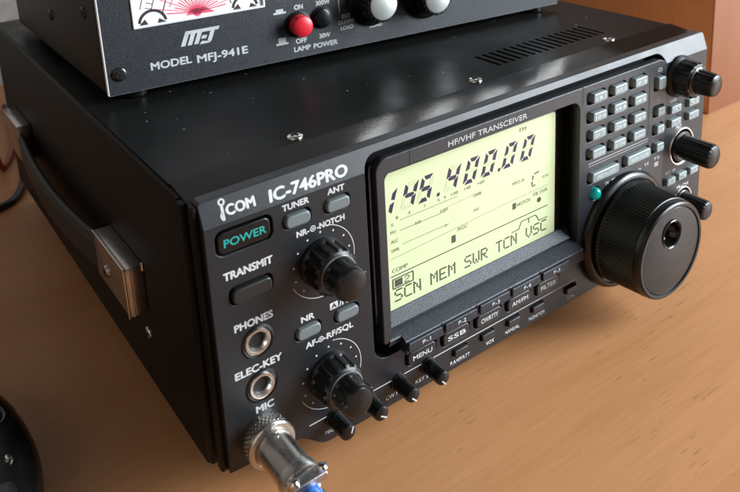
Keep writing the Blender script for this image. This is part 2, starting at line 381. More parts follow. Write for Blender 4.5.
# keys on the left and in the lower rows
x0, x1, z0, z1, r = LEFTK[0]; key(x0 + .9, x1 - .9, z0 + .9, z1 - .9, -.3, 6, 2.4, M_BLACK, R, 'power_key', .6, 'POWER', M_TEALP, 3.0, .03, (9.6, 25.4), 'black power key with teal lettering')
x0, x1, z0, z1, r = LEFTK[1]; key(x0 + .8, x1 - .8, z0 + .8, z1 - .8, -1.3, 6, 2, M_KEYD, R, 'transmit_key', .7)
for x0, x1, z0, z1, r in LEFTK[2:]: key(x0 + .7, x1 - .7, z0 + .7, z1 - .7, -1.3, 6, 1.8, M_KEY, R, 'panel_key', .7)
for (x0, x1, z0, z1, r), s in zip(MENUK, ('MENU', 'SSB', 'CW/RTTY', 'AM/FM', 'FILTER')):
    key(x0 + .9, x1 - .9, z0 + .9, z1 - .9, -1.2, 6, 2, M_KEYD, R, 'mode_key', .5, s, M_WHITE, 2.2, .03)
for x0, x1, z0, z1, r in SMALLB: key(x0 + .5, x1 - .5, z0 + .4, z1 - .4, -1.6, 6, .5, M_KEYD, R, 'function_key', .35)
for (x0, x1, z0, z1, r), s in zip(C56, ('PBT', 'CLR', 'NB', 'TONE', 'RIT', 'TX', 'CLR')):
    key(x0 + .8, x1 - .2, z0 + .5, z1 - .5, -1.8, 6, .7, M_KEYP, R, 'memory_key', .4, s, M_GREYP, 1.3, .02)

# raised display and keypad plate ------------------------------------
PY = -1.5
PADH = [(190.4 + 15.1 * c, 203.2 + 15.1 * c, 105.3 - 9.2 * q, 111.3 - 9.2 * q, 1.6) for q in range(4) for c in range(3)]
WIDE = [(191.6, 214.2, 64.9, 71.2, 1.6), (217.0, 238.4, 65.6, 71.9, 1.6)]
COL4 = [(240.2, 248.8, 99.4, 107.2, 1.5), (240.4, 249.0, 85.2, 91.2, 1.5), (240.4, 249.0, 75.6, 81.6, 1.5), (240.4, 249.0, 65.8, 71.8, 1.5)]
OX0, OX1, OZ1 = 75.3, 185.6, 108.9
inner = [(OX1, 29)] + [(OX1 - 5 + 5 * math.cos(math.radians(a)), OZ1 - 5 + 5 * math.sin(math.radians(a))) for a in range(0, 91, 15)] \
    + [(OX0 + 4 - 4 * math.sin(math.radians(a)), OZ1 - 4 + 4 * math.cos(math.radians(a))) for a in range(0, 91, 15)] + [(OX0, 35)]
outer = [(71.4, 36)] + [(71.4 + 5.5 - 5.5 * math.cos(math.radians(a)), 109.6 + 5.5 * math.sin(math.radians(a))) for a in range(0, 91, 15)] \
    + [(245, 115.1), (248.5, 113.6), (250.6, 110), (250.6, 29)]
loops = [outer + inner] + [rrect(*h) for h in PADH + WIDE + COL4] + [circ(197.6, 59.0, 3.5, 24)]
bm = bmesh.new(); plate(bm, loops, fr(PY), 4.2, .4, 2)
BZ = finish(bm, 'display_bezel', M_BEZEL, R, 28)
bm = bmesh.new(); box(bm, 188, 250, 2.75, 6, 29, 112); finish(bm, 'recess_backing', M_DEEP, BZ, 0)
# splits of the title strip, keypad frame line
bm = bmesh.new()
for p, q, w in (((87.6, 109.2), (87.6, 115.0), .45), ((187.4, 106), (187.4, 115.0), .5)):
    b_ = bmesh.new(); strip(b_, p, q, w, fr(PY - .02), .05); finish(b_, 'plate_seam', M_DEEP, BZ, 0)
strip(bm, (236.9, 77), (236.9, 111.4), .75, fr(PY - .02)); arcstrip(bm, 234.2, 111.4, 2.7, 0, 90, .7, fr(PY - .02), 8)
finish(bm, 'plate_seam', M_DEEP, BZ, 0)
bm = bmesh.new(); G = fr(PY - .03)
textfit(bm, 'HF/VHF TRANSCEIVER', 107.0, 151.5, 110.3, 2.5, G, bold=.03)
strip(bm, (192, 75.6), (237, 75.6), .35, G); strip(bm, (192.5, 74.2), (237, 74.2), .25, G)
textfit(bm, 'TX', 204.6, 207.6, 60.6, 1.7, G, bold=.02); poly(bm, rrect(209.6, 214.4, 60.4, 62.5, .3), G)
poly(bm, rrect(228.6, 232.4, 59.4, 61.2, .3), G); textfit(bm, 'RX', 235.2, 238.6, 60.8, 1.8, G, bold=.02)
poly(bm, rrect(243.4, 246.6, 58.0, 60.4, .3), G); textfit(bm, 'TS', 242.0, 247.4, 61.6, 1.7, G, bold=.02)
for z in (109.4, 94.0):
    arcstrip(bm, 244.6, z, 1.5, 20, 160, .35, G, 8); strip(bm, (242.8, z), (246.4, z), .3, G)
finish(bm, 'printed_lettering', M_GREYP, BZ, 0)
caps = ['1.8 1', '3.5 2', '7 3', '10 4', '14 5', '18 6', '21 7', '24 8', '28 9', '50 GENE', '0 144', 'F-INP']
for (x0, x1, z0, z1, r), s in zip(PADH, caps):
    key(x0 + 2.3, x1 - .7, z0 + .7, z1 - .7, PY - 1.9, 2.5, 1.2, M_KEYP, R, 'keypad_key', .6, s, M_DKP, 1.6, .0)
for (x0, x1, z0, z1, r), s in zip(WIDE, ('SPEECH/LOCK', 'MW/V-M')): key(x0 + 2.1, x1 - .7, z0 + .7, z1 - .7, PY - 1.7, 2.5, 1.4, M_KEYP, R, 'wide_key', .6, s, M_DKP, 2.0, .0)
for (x0, x1, z0, z1, r), s in zip(COL4, (None, 'SPLIT', 'A/B', 'V/M')): key(x0 + 1.8, x1 - .5, z0 + .7, z1 - .7, PY - 1.7, 2.5, 1.2, M_KEYP, R, 'selector_key', .6, s, M_DKP, 1.5, .0)
bm = bmesh.new(); lathe(bm, [(2.9, -3), (2.9, .8), (2.6, 1.5), (1.8, 2.1), (.8, 2.35), (.01, 2.4)], fr(PY, 197.6, 59.0), 28); finish(bm, 'teal_indicator_key', M_TEAL, R)

# sloping shelf below the display with the five soft keys
bm = bmesh.new()
extrude_x(bm, [(6.5, 43.6), (5.2, 43.3), (1.2, 39.6), (1.2, 38.6), (6.5, 38.6)], 76.2, 184.5); finish(bm, 'display_lip', M_SHELF, R, 20)
bm = bmesh.new()
extrude_x(bm, [(6.5, 38.4), (1.9, 38.4), (.9, 38.0), (-1.6, 36.8), (-2.0, 36.2), (-1.0, 33.4), (6.5, 32.4)], 74.0, 79.6); extrude_x(bm, [(6.5, 38.4), (1.9, 38.4), (.9, 38.0), (-4.6, 35.4), (-4.9, 35.0), (-4.9, 29.4), (6.5, 29.4)], 79.6, 186.0)
bmesh.ops.remove_doubles(bm, verts=bm.verts, dist=.01); SH = finish(bm, 'lower_shelf', M_SHELF, R, 20)
for k in range(5):
    a = 79.8 + 19.3 * k
    key(a + .3, a + 18.0, 30.3, 34.6, -6.1, -4.8, .8, M_SHELF, R, 'soft_key', .4, 'F-%d' % (k + 1), M_GREYP, 1.8, .02, (a + 7.0, a + 11.5))
bm = bmesh.new()
for k in range(4): box(bm, 98.1 + 19.3 * k, 98.9 + 19.3 * k, -5.2, -4.6, 30, 35.2)
finish(bm, 'soft_key_gap', M_DEEP, SH, 0)

# display -------------------------------------------------------------
bm = bmesh.new(); plate(bm, [rrect(73, 188.2, 30, 111, 1)], fr(6.0), 1.6, .1); GL = finish(bm, 'display_surround', mat('black_glass', (.006, .006, .007), .12, spec=.5), R)
bm = bmesh.new(); plate(bm, [rrect(80.2, 177.3, 42.4, 104.2, 1.2)], fr(5.6), .5, .05); LCD = finish(bm, 'display', M_LCD, R, 30, 'glowing yellow-green liquid crystal display')
D = fr(5.51); DG = fr(5.57)
# seven-segment digits
SEGS = {'8': 'abcdefg', '0': 'abcdef', '1': 'bc', '4': 'bcfg', '5': 'acdfg'}
def digit(bm, c, xr, DD=None, z0=86.1, h=11.2, w=6.7, t=1.8, sl=.33):
    """xr = x of the lower right corner"""
    def P(u, v): return (xr - w + u * w + v * h * sl, z0 + v * h)
    tu = t / w; tv = t / h; g = .012
    seg = {'a': [(tu * .6, 1), (1 - tu * .6, 1), (1 - tu * 1.3, 1 - tv), (tu * 1.3, 1 - tv)],
           'd': [(tu * .6, 0), (1 - tu * .6, 0), (1 - tu * 1.3, tv), (tu * 1.3, tv)],
           'g': [(tu * .5, .5), (tu * 1.1, .5 + tv / 2), (1 - tu * 1.1, .5 + tv / 2), (1 - tu * .5, .5), (1 - tu * 1.1, .5 - tv / 2), (tu * 1.1, .5 - tv / 2)],
           'b': [(1, 1 - tv * .3), (1, .5 + tv * .18), (1 - tu, .5 + tv * .58), (1 - tu, 1 - tv * 1.2)],
           'c': [(1, .5 - tv * .18), (1, tv * .35), (1 - tu, tv * 1.1), (1 - tu, .5 - tv * .58)],
           'f': [(0, 1 - tv * .3), (0, .5 + tv * .18), (tu, .5 + tv * .58), (tu, 1 - tv * 1.2)],
           'e': [(0, .5 - tv * .18), (0, tv * .35), (tu, tv * 1.1), (tu, .5 - tv * .58)]}
    for s in SEGS[c]: poly(bm, [P(u, v) for u, v in seg[s]], DD or D)
bm = bmesh.new()
for xr in (93.7, 102.1, 116.4, 127.0, 137.3, 149.6, 160.8): digit(bm, '8', xr, DG)
finish(bm, 'unlit_segments', mat('lcd_unlit', (.495, .555, .33), .4), LCD, 0)
bm = bmesh.new()
for c, xr in (('1', 82.7), ('4', 93.7), ('5', 102.1), ('4', 116.4), ('0', 127.0), ('0', 137.3), ('0', 149.6), ('0', 160.8)): digit(bm, c, xr)
for x in (107.0, 141.6): poly(bm, [(x - .8, 86.0), (x + .55, 86.0), (x + .9, 87.5), (x - .5, 87.5)], D)
finish(bm, 'frequency_digits', M_SEG, LCD, 0)
# five by seven dot matrix words
FONT = {'S': ['01111', '10000', '10000', '01110', '00001', '00001', '11110'], 'C': ['01111', '10000', '10000', '10000', '10000', '10000', '01111'],
        'N': ['10001', '11001', '10101', '10101', '10011', '10001', '10001'], 'M': ['10001', '11011', '10101', '10101', '10001', '10001', '10001'],
        'E': ['11111', '10000', '10000', '11110', '10000', '10000', '11111'], 'W': ['10001', '10001', '10001', '10001', '10101', '10101', '01010'],
        'R': ['11110', '10001', '10001', '11110', '10100', '10010', '10001'], 'T': ['11111', '00100', '00100', '00100', '00100', '00100', '00100'],
        'V': ['10001', '10001', '10001', '10001', '10001', '01010', '00100'], '2': ['01110', '10001', '00001', '00110', '01000', '10000', '11111']}
def dots(bm, s, x0, z0, w, h, p=.86, sl=0.):
    dx = w / (len(s) * 6 - 1); dz = h / 7
    for i, c in enumerate(s):
        for rr, row in enumerate(FONT[c]):
            for cc, bit in enumerate(row):
                if bit == '1':
                    x = x0 + (i * 6 + cc) * dx; z = z0 + (6 - rr) * dz
                    poly(bm, [(x, z), (x + dx * p, z), (x + dx * p, z + dz * p), (x, z + dz * p)], D)
bm = bmesh.new()
for s, a, b in (('SCN', 82.6, 96.4), ('MEM', 101.4, 115.4), ('SWR', 120.6, 134.2), ('TCN', 139.4, 152.4), ('VSC', 158.2, 171.8)): dots(bm, s, a, 46.6, b - a, 5.6)
finish(bm, 'menu_words', M_SEGT, LCD, 0)
bm = bmesh.new()
strip(bm, (81.2, 58.7), (172.4, 58.9), .42, D)
arc = [(149.2, 53.2), (153.6, 53.2), (155.4, 56.6), (164.6, 56.6), (166.8, 53.0), (172.4, 53.0)]
for p, q in zip(arc, arc[1:]): strip(bm, p, q, .4, D)
strip(bm, (160, 56.5), (160, 54.2), .4, D)
o = rrect(82.0, 92.4, 52.9, 57.2, .2)
for p, q in zip(o, o[1:] + o[:1]):
    if (Vector(p) - Vector(q)).length > .02: strip(bm, p, q, .5, D)
poly(bm, rrect(83.0, 86.8, 53.5, 56.6, .1), D); dots(bm, '2', 88.0, 53.4, 2.6, 3.2)
poly(bm, rrect(113.6, 115.8, 61.6, 65.0, .2), D); poly(bm, rrect(149.8, 151.8, 64.4, 67.4, .2), D); poly(bm, circ(166.8, 63.6, 1.3, 12), D)
for p, q in (((163.8, 77.6), (166.6, 77.9)), ((162.9, 77.0), (162.5, 74.9)), ((162.3, 74.2), (162.0, 72.4)), ((162.2, 71.8), (164.2, 72.0))): strip(bm, p, q, .62, D)
finish(bm, 'display_marks', mat('lcd_mark', (.06, .065, .05), .4), LCD, 0)
bm = bmesh.new()
for s, a, b, z, h in (('FM', 154.4, 158.4, 100.6, 2.0), ('VFO A', 149.6, 157.2, 76.2, 1.7), ('CH', 169.0, 172.6, 73.6, 1.5), ('AGC', 117.0, 123.0, 66.0, 1.8),
                      ('COMP', 82.0, 89.8, 60.2, 1.9), ('NOTCH', 152.6, 160.8, 64.9, 1.9), ('FILTER', 163.2, 172.4, 66.4, 1.8), ('S', 82.4, 83.6, 81.0, 1.4), ('PO', 82.0, 84.6, 77.6, 1.5),
                      ('ALC', 82.0, 85.6, 73.4, 1.6), ('SWR', 82.0, 86.0, 69.4, 1.5), ('SWR', 126.4, 131.2, 78.6, 1.6), ('5', 106.6, 107.8, 83.6, 1.3), ('9', 110.0, 111.0, 83.6, 1.3),
                      ('+20', 113.6, 117.6, 83.6, 1.5), ('+40', 121.0, 125.0, 83.6, 1.5), ('+60', 128.4, 132.8, 83.6, 1.5), ('1', 85.0, 86.0, 83.4, 1.3), ('3', 91.0, 92.2, 83.4, 1.3),
                      ('50', 94.4, 97.4, 77.4, 1.4), ('100', 108.0, 112, 78.0, 1.4), ('7', 99.2, 100.2, 83.6, 1.3), ('2', 110.2, 111.3, 70.6, 1.3), ('AF', 126.2, 129.6, 71.8, 1.3)):
    textfit(bm, s, a, b, z, h, D)
for k in range(34): poly(bm, rrect(87 + .9 * k + .1, 87.45 + .9 * k, 82.2, 82.6, .05, 1), D)
for k in range(24): poly(bm, rrect(87 + 1.0 * k, 87.5 + 1.0 * k, 77.6, 78.0, .05, 1), D)
for k in range(26): poly(bm, rrect(88 + .95 * k, 88.4 + .95 * k, 71.2, 71.6, .05, 1), D)
strip(bm, (81.6, 66.6), (145, 69.0), .16, D); strip(bm, (145, 69.0), (172.4, 69.4), .16, D)
strip(bm, (112, 79.4), (126, 79.8), .12, D)
finish(bm, 'display_small_print', M_GHOST, LCD, 0)

# jacks ----------------------------------------------------------------
for cz in (62.3, 43.9):
    bm = bmesh.new()
    lathe(bm, [(5.15, -4), (5.15, .1), (4.9, .45), (4.4, .55), (3.9, .4), (3.25, -.8), (3.1, -7.8)], fr(0, 18.3, cz), 40, None, False)
    J = finish(bm, 'phone_jack', M_STEEL, R, 40)
    bm = bmesh.new(); lathe(bm, [(3.26, -1.4), (.01, -1.5)], fr(0, 18.3, cz), 32); finish(bm, 'jack_hole', M_DEEP, J, 0)
    bm = bmesh.new(); lathe(bm, [(5.2, .03), (5.9, .32), (6.6, .03)], fr(0, 18.3, cz), 40, None, False); finish(bm, 'jack_collar', M_BLACK, J, 40)

# rotary controls ------------------------------------------------------
def rid(n, amp, rows):
    return lambda i, a: 1 + (amp if rows[0] <= i <= rows[1] else 0) * (max(-.6, min(.6, math.cos(n * a) * 1.8)) / .6)
for cx, cz in KN:
    kb = bmesh.new(); lathe(kb, [(9.6, 0), (9.6, 1.0), (9.1, 1.8), (8.9, 2.4), (8.7, 9.4), (8.4, 10.2), (7.6, 10.8), (7.4, 10.8)], fr(0, cx, cz), 144, rid(14, .045, (3, 4)))
    K = finish(kb, 'volume_knob', M_KNOB, R, 32)
    kb = bmesh.new(); lathe(kb, [(6.6, 10.7), (6.9, 11.2), (6.8, 11.8), (6.3, 12.6), (6.5, 17.6), (6.3, 18.8), (5.6, 19.7), (4.0, 20.2), (.01, 20.4)], fr(0, cx, cz), 120, rid(12, .03, (3, 3)))
    finish(kb, 'inner_knob', M_BLACK, K, 32)
    kb = bmesh.new(); lathe(kb, [(7.0, 10.75), (7.5, 11.0), (7.0, 11.3)], fr(0, cx, cz), 60); finish(kb, 'knob_ring', M_DRING, K, 40)
    kb = bmesh.new(); plate(kb, [rrect(cx + 3.6, cx + 7.9, cz - .6, cz + 1.6, .8)], fr(-17.2), 3.2, .5); finish(kb, 'pointer_lug', M_KNOB, K)
# small row of trimmers
for k in range(4):
    cx = 47.0 + 15.65 * k; cz = 14.2
    kb = bmesh.new(); lathe(kb, [(3.9, 0), (3.9, .6), (3.3, .8), (3.25, 9.4), (3.0, 10.2), (2.3, 10.6), (.01, 10.65)], fr(0, cx, cz), 60, rid(15, .02, (2, 3)))
    K = finish(kb, 'trimmer_knob', M_BLACK, R, 32)
    ang = (.9, -.9, -1.2, -1.3)[k]; kb = bmesh.new()
    strip(kb, (cx + 1.2 * math.sin(ang), cz + 1.2 * math.cos(ang) * .4 - .6), (cx + 3.0 * math.cos(ang), cz + 3.0 * math.sin(ang)), .55, fr(-10.6), .12); finish(kb, 'pointer_mark', M_WHITE, K, 0)
# right-hand knobs
def rknob(cx, cz, prof, ring, rows=(4, 5), nrid=16):
    kb = bmesh.new(); lathe(kb, prof, fr(0, cx, cz), 128, rid(nrid, .025, rows)); K = finish(kb, 'control_knob', M_KNOB, R, 32)
    if ring:
        kb = bmesh.new(); lathe(kb, [(ring, .02), (ring + .35, .5), (ring + .9, .5), (ring + 1.2, .02)], fr(0, cx, cz), 60); finish(kb, 'knob_ring', M_STEEL, K, 40)
    return K
K = rknob(262.6, 102.0, [(11.0, 0), (11.0, 1), (10.2, 2), (9.6, 2.6), (9.2, 9.6), (8.6, 10.6), (7.4, 11.0), (.01, 11.0)], None)
kb = bmesh.new(); lathe(kb, [(6.6, 10.9), (6.6, 11.6), (6.1, 12.2), (5.8, 19.2), (5.3, 20.6), (4.4, 21.1), (.01, 21.3)], fr(0, 262.6, 102.0), 120, rid(15, .03, (2, 3))); finish(kb, 'inner_knob', M_BLACK, K, 32)
kb = bmesh.new(); lathe(kb, [(6.9, 10.95), (7.4, 11.2), (6.9, 11.6)], fr(0, 262.6, 102.0), 60); finish(kb, 'knob_ring', M_DRING, K, 40)
rknob(268.4, 61.6, [(8.2, 0), (8.2, .6), (6.8, 1.0), (6.6, 1.6), (6.4, 17.0), (5.9, 18.4), (4.9, 19.0), (.01, 19.3)], 9.3)
rknob(271.6, 28.6, [(6.6, 0), (6.4, .6), (5.8, 1.0), (5.6, 1.6), (5.3, 13.6), (4.9, 14.8), (4.0, 15.4), (.01, 15.7)], 7.4)

# tuning dial
DX, DZ = 219.2, 32.6
kb = bmesh.new(); lathe(kb, [(30.6, 1.4), (30.6, 2.6), (29.9, 4.0), (28.6, 4.9), (27.4, 5.0), (27.0, 4.2), (26.0, 4.0), (.01, 4.0)], fr(0, DX, DZ), 96); TD = finish(kb, 'dial_base', M_BLACK, R, 30)
def dr(i, a): return 1 + (.010 * max(-1, min(1, 2.2 * math.cos(96 * a))) if 2 <= i <= 3 else 0)
kb = bmesh.new(); lathe(kb, [(25.4, 4.0), (26.2, 6.4), (25.6, 7.6), (24.6, 24.6), (24.4, 25.4), (24.5, 26.2), (24.6, 28.0), (24.2, 29.2), (23.4, 29.8), (22.2, 29.7), (21.9, 29.0), (21.8, 20.0), (.01, 20.0)], fr(0, DX, DZ), 480, dr)
TK = finish(kb, 'tuning_dial', M_KNOB, R, 25)
kb = bmesh.new(); lathe(kb, [(24.45, 25.25), (24.9, 25.45), (24.5, 25.75)], fr(0, DX, DZ), 120, None, False); finish(kb, 'dial_ring', M_KNOB, TK, 40)
kb = bmesh.new(); plate(kb, [circ(DX, DZ, 22.0, 96), circ(DX - 1.4, DZ + 9.6, 6.5, 48)], fr(-29.2), 2.6, .45, 3)
for k in range(-10, 11):
    bmesh.ops.bisect_plane(kb, geom=kb.verts[:] + kb.edges[:] + kb.faces[:], plane_co=(DX + 2 * k, 0, 0), plane_no=(1, 0, 0)); bmesh.ops.bisect_plane(kb, geom=kb.verts[:] + kb.edges[:] + kb.faces[:], plane_co=(0, 0, DZ + 2 * k), plane_no=(0, 0, 1))
for v in kb.verts:
    if v.co.y < -28: v.co.y -= 1.3 * (1 - ((v.co.x - DX) ** 2 + (v.co.z - DZ) ** 2) / 484)
finish(kb, 'dial_face', M_DIALF, TK, 30)
kb = bmesh.new(); lathe(kb, [(6.3, -.6), (6.0, -.55), (5.4, -3.0), (3.6, -5.2), (1.6, -6.0), (.01, -6.1)], fr(-30.3, DX - 1.4, DZ + 9.6), 48, None, False); finish(kb, 'finger_dimple', mat('gloss_black', (.004, .004, .004), .12), TK, 50)
kb = bmesh.new(); lathe(kb, [(6.35, -.25), (6.55, .15), (6.95, .3), (7.3, .04)], fr(-30.3, DX - 1.4, DZ + 9.6), 60, None, False); finish(kb, 'dimple_rim', mat('rim_black', (.02, .02, .02), .18), TK, 50)

# covers ----------------------------------------------------------------
bm = bmesh.new()
slots = []
for k in range(17):
    a = 172.0 + 4.75 * k; slots.append([(a, 36.5), (a + 2.0, 36.5), (a + 2.0, 54.5), (a, 54.5)])
lp = [[(1.5, 22.8), (286.5, 22.8), (286.5, 317), (1.5, 317)]] + slots
plate(bm, lp, Matrix.Translation((0, 0, 120)), 1.6, .05, 1)
TC = finish(bm, 'top_cover', M_COVER, R, 20)
bm = bmesh.new(); extrude_x(bm, [(3.6, 118.1), (4.2, 118.2), (22.55, 120.6), (22.7, 119.9), (22.7, 118.4), (3.6, 117.4)], 1.6, 286.4); finish(bm, 'cover_lip', mat('glossy_enamel', (.0065, .007, .007), .10, spec=.14, bump=.03, bscale=500, rvar=.03), R, 20)
bm = bmesh.new(); box(bm, 160, 262, 28, 60, 113, 114); finish(bm, 'vent_backing', M_DEEP, TC, 0)
bm = bmesh.new()
# rounded side shells, left and right
for sx in (0, 1):
    bm = bmesh.new()
    prof = [(0, 11.5), (0, 117.2), (.5, 118.9), (1.5, 119.9), (2.2, 119.9), (2.2, 10.5), (1.0, 10.5)]
    a = []; b = []
    for u, z in prof:
        x = u - .4 if not sx else 288.0 - u - .4
        a.append(bm.verts.new((x, 13.4, min(z, 118.9)))); b.append(bm.verts.new((x, 317, z)))
    n = len(prof)
    for k in range(n): bm.faces.new((a[k], a[(k + 1) % n], b[(k + 1) % n], b[k]))
    bm.faces.new(a); bm.faces.new(b)
    finish(bm, 'side_cover', M_SIDE, R, 40)
bm = bmesh.new(); box(bm, 2, 286, 12, 316, 10.6, 12, 0); finish(bm, 'bottom_cover', M_SIDE, R)
bm = bmesh.new(); box(bm, 2, 286, 317.1, 319, 11, 119.4, .5); finish(bm, 'rear_panel', M_SIDE, R)
for x, y in ((55.1, 28.8), (149.5, 28.6), (241.2, 27.4)): phillips((x, y, 120.1), Matrix(), 3.3, M_CHROME, R)
phillips((-.4, 65, 37.3), Matrix.Rotation(-PI / 2, 4, 'Y'), 2.6, M_CHROME, R)
for x, y in ((30, 40), (257, 40), (30, 290), (257, 290)):
    bm = bmesh.new(); lathe(bm, [(9, ZT + .05), (9.5, ZT + 1), (10.5, 8), (10.5, 10.5)], Matrix.Translation((x, y, 0)), 32); finish(bm, 'rubber_foot', M_BLACK, R)

# carrying handle --------------------------------------------------------
bm = bmesh.new(); box(bm, -8.2, -7.0, 60.6, 100.8, 50.0, 71.6, .5); box(bm, -7.6, -.5, 61.0, 100.6, 70.2, 71.5, .4); box(bm, -7.6, -.5, 60.5, 61.9, 49.8, 71.4, .4)
HB = finish(bm, 'handle_bracket', M_BRONZE, R)
bm = bmesh.new(); extr = [(-8.7, 60.1, 61.0), (-8.7, 60.1, 61.0)]
box(bm, -8.75, -7.9, 60.2, 101.0, 71.0, 72.0, .3); box(bm, -8.75, -7.9, 60.0, 61.3, 49.6, 71.6, .3); box(bm, -6.6, -5.8, 59.9, 60.9, 49.8, 71.0, .3); box(bm, -1.2, -.3, 59.9, 61.2, 68.4, 72.0, .3)
finish(bm, 'bracket_trim', M_CHROME, HB)
phillips((-8.2, 86.2, 58.4), Matrix.Rotation(-PI / 2, 4, 'Y'), 2.9, M_BRONZE, R, 'bracket_screw')
bm = bmesh.new(); box(bm, -8.4, -.5, 246, 284, 51.5, 73.6, 1.0); finish(bm, 'handle_bracket', M_BRONZE, R)
def strap_mesh(bm, z0, z1, off, thick):
    n = 28; A = []
    for k in range(n + 1):
        t = k / n; y = 98 + (250 - 98) * t; x = -4.2 - off - 4.2 * math.sin(PI * t) ** .8
        sag = 2.6 * math.sin(PI * t)
        ring = []
        for dx, z in ((0, z0 + .8), (0, z1 - .8), (-.8, z1), (-thick + .8, z1), (-thick, z1 - .8), (-thick, z0 + .8), (-thick + .8, z0), (-.8, z0)):
            ring.append(bm.verts.new((x + dx, y, z - sag)))
        A.append(ring)
    for a, b in zip(A, A[1:]):
        for k in range(8): bm.faces.new((a[k], a[(k + 1) % 8], b[(k + 1) % 8], b[k]))
    bm.faces.new(A[0]); bm.faces.new(A[-1])
bm = bmesh.new(); strap_mesh(bm, 51.5, 69.0, 0, 3.2); HS = finish(bm, 'handle_strap', M_STRAP, R, 50)
bm = bmesh.new(); strap_mesh(bm, 64.6, 66.4, 2.6, 1.2); finish(bm, 'strap_welt', M_STRAP, HS, 50)

# ------------------------------------------------------------------ microphone plug
MP = thing('microphone_plug', 'silver metal microphone plug with knurled ring and blue wire, screwed into the socket marked MIC', 'plug', (20.6, -20, ZT))
ax = fr(0, 16.7, 24.4)
bm = bmesh.new(); lathe(bm, [(8.4, -.2), (8.6, 1.6), (7.8, 2.0)], ax, 48); finish(bm, 'socket_ring', M_STEEL, MP)
bm = bmesh.new(); nn = 72; rows = 12; prev = None
lathe(bm, [(8.0, 1.6), (8.8, 1.9), (9.0, 2.2)] + [(9.0, 2.4 + .34 * k) for k in range(1, rows)] + [(9.1, 6.2), (9.1, 6.3)], ax, 288,
      lambda i, a: 1 + (.020 * max(math.cos(33 * a + i * .95), math.cos(33 * a - i * .95)) if 3 <= i <= rows + 1 else 0))
finish(bm, 'knurled_ring', M_COPPER, MP, 20)
bm = bmesh.new(); lathe(bm, [(8.9, 6.2), (9.3, 6.5), (9.3, 7.6), (8.8, 8.2), (7.6, 8.4), (7.0, 8.1)], ax, 64); finish(bm, 'coupling_rim', M_STEEL, MP)
bm = bmesh.new(); lathe(bm, [(6.7, 7.9), (7.0, 8.6), (6.9, 10), (6.7, 24), (6.6, 24.6)], ax, 64); finish(bm, 'barrel', M_COPPER, MP)
bm = bmesh.new(); lathe(bm, [(6.6, 24.4), (7.5, 24.8), (7.6, 28.6), (7.2, 29.4), (5.7, 29.6), (5.2, 30.6), (5.7, 31.0)], ax, 64); finish(bm, 'strain_relief_collar', M_STEEL, MP)
bm = bmesh.new()
for s in (-1, 1):
    plate(bm, [rrect(-6.6, 6.6, -1.5, 1.5, 1.2)], ax @ Matrix.Translation((0, s * 5.0, 35.0)), 4.4, .5)
finish(bm, 'cable_clamp', M_STEEL, MP)
for sx, sy in ((-1, 1), (1, 1)):
    bm = bmesh.new(); lathe(bm, [(1.9, 0), (1.9, 1.2), (1.2, 1.9), (.01, 2.0)], ax @ Matrix.Translation((sx * 5.4, 6.4, 33.0)) @ Matrix.Rotation(-PI / 2, 4, 'X'), 20); finish(bm, 'clamp_screw', M_CHROME, MP)
bm = bmesh.new(); lathe(bm, [(1.2, 0), (1.2, .5), (.01, .7)], ax @ Matrix.Translation((0, 6.8, 11.0)) @ Matrix.Rotation(-PI / 2, 4, 'X'), 20); finish(bm, 'barrel_screw', M_CHROME, MP)
bm = bmesh.new(); tube(bm, [(16.7, -29, 24.4), (16.7, -41, 24.2), (18.2, -56, 20), (23, -80, 6), (32, -120, ZT + 3.2), (60, -200, ZT + 3.2), (130, -300, ZT + 3.2)], 3.5, 16); finish(bm, 'blue_wire', M_BLUE, MP, 60)

# ------------------------------------------------------------------ antenna tuner on top
T_org = Vector((10.7, 114.5, 124)); dv = Vector((.99401, -.1093, 0)).normalized()
T = thing('antenna_tuner', 'black antenna tuner box with meter and red push button, standing on top of the transceiver', 'tuner', (140, 190, 120))
TB = Matrix(((dv.x, 0, 0, T_org.x), (dv.y, 1, 0, T_org.y), (0, 0, 1, T_org.z), (0, 0, 0, 1)))       # u, depth, z
TF = Matrix(((dv.x, 0, dv.y, T_org.x), (dv.y, 0, -dv.x, T_org.y), (0, 1, 0, T_org.z), (0, 0, 0, 1)))  # u, z, towards viewer
bm = bmesh.new(); plate(bm, [rrect(0, 259.8, 0, 66, .8), rrect(14.2, 76, 28.6, 62, .6)], TF, 1.6, .15); TP = finish(bm, 'face_plate', M_WRINK, T)
bm = bmesh.new(); box(bm, -.3, .22, -.08, 1.9, .3, 65.7, 0, TB); box(bm, .3, 259.4, .5, 1.8, -.2, .1, 0, TB); finish(bm, 'bare_edge', M_ALU, TP, 0)
bm = bmesh.new(); box(bm, -.6, 260, 2.0, 172, .4, 66, 1.6, TB, 3); TCASE = finish(bm, 'tuner_case', M_TCASE, T)
for y, z in ((20, 35), (84, 22)): phillips(TB @ Vector((-.6, y, z)), Matrix.Rotation(-PI / 2, 4, 'Y'), 3.0, M_DSCREW, T, 'case_screw')
for u, z in ((5.6, 9.4),): phillips(TF @ Vector((u, z, .1)), TF.to_3x3().to_4x4(), 3.3, M_DSCREW, T, 'face_screw')
phillips(TF @ Vector((254, 9.4, .1)), TF.to_3x3().to_4x4(), 3.3, M_DSCREW, T, 'face_screw')
for u, y in ((13, 8), (247, 8), (13, 158), (247, 158)):
    bm = bmesh.new(); lathe(bm, [(5.2, -3.9), (6.0, -3.2), (6.4, .6)], TB @ Matrix.Translation((u, y, 0)), 28); finish(bm, 'rubber_foot', M_BLACK, T)
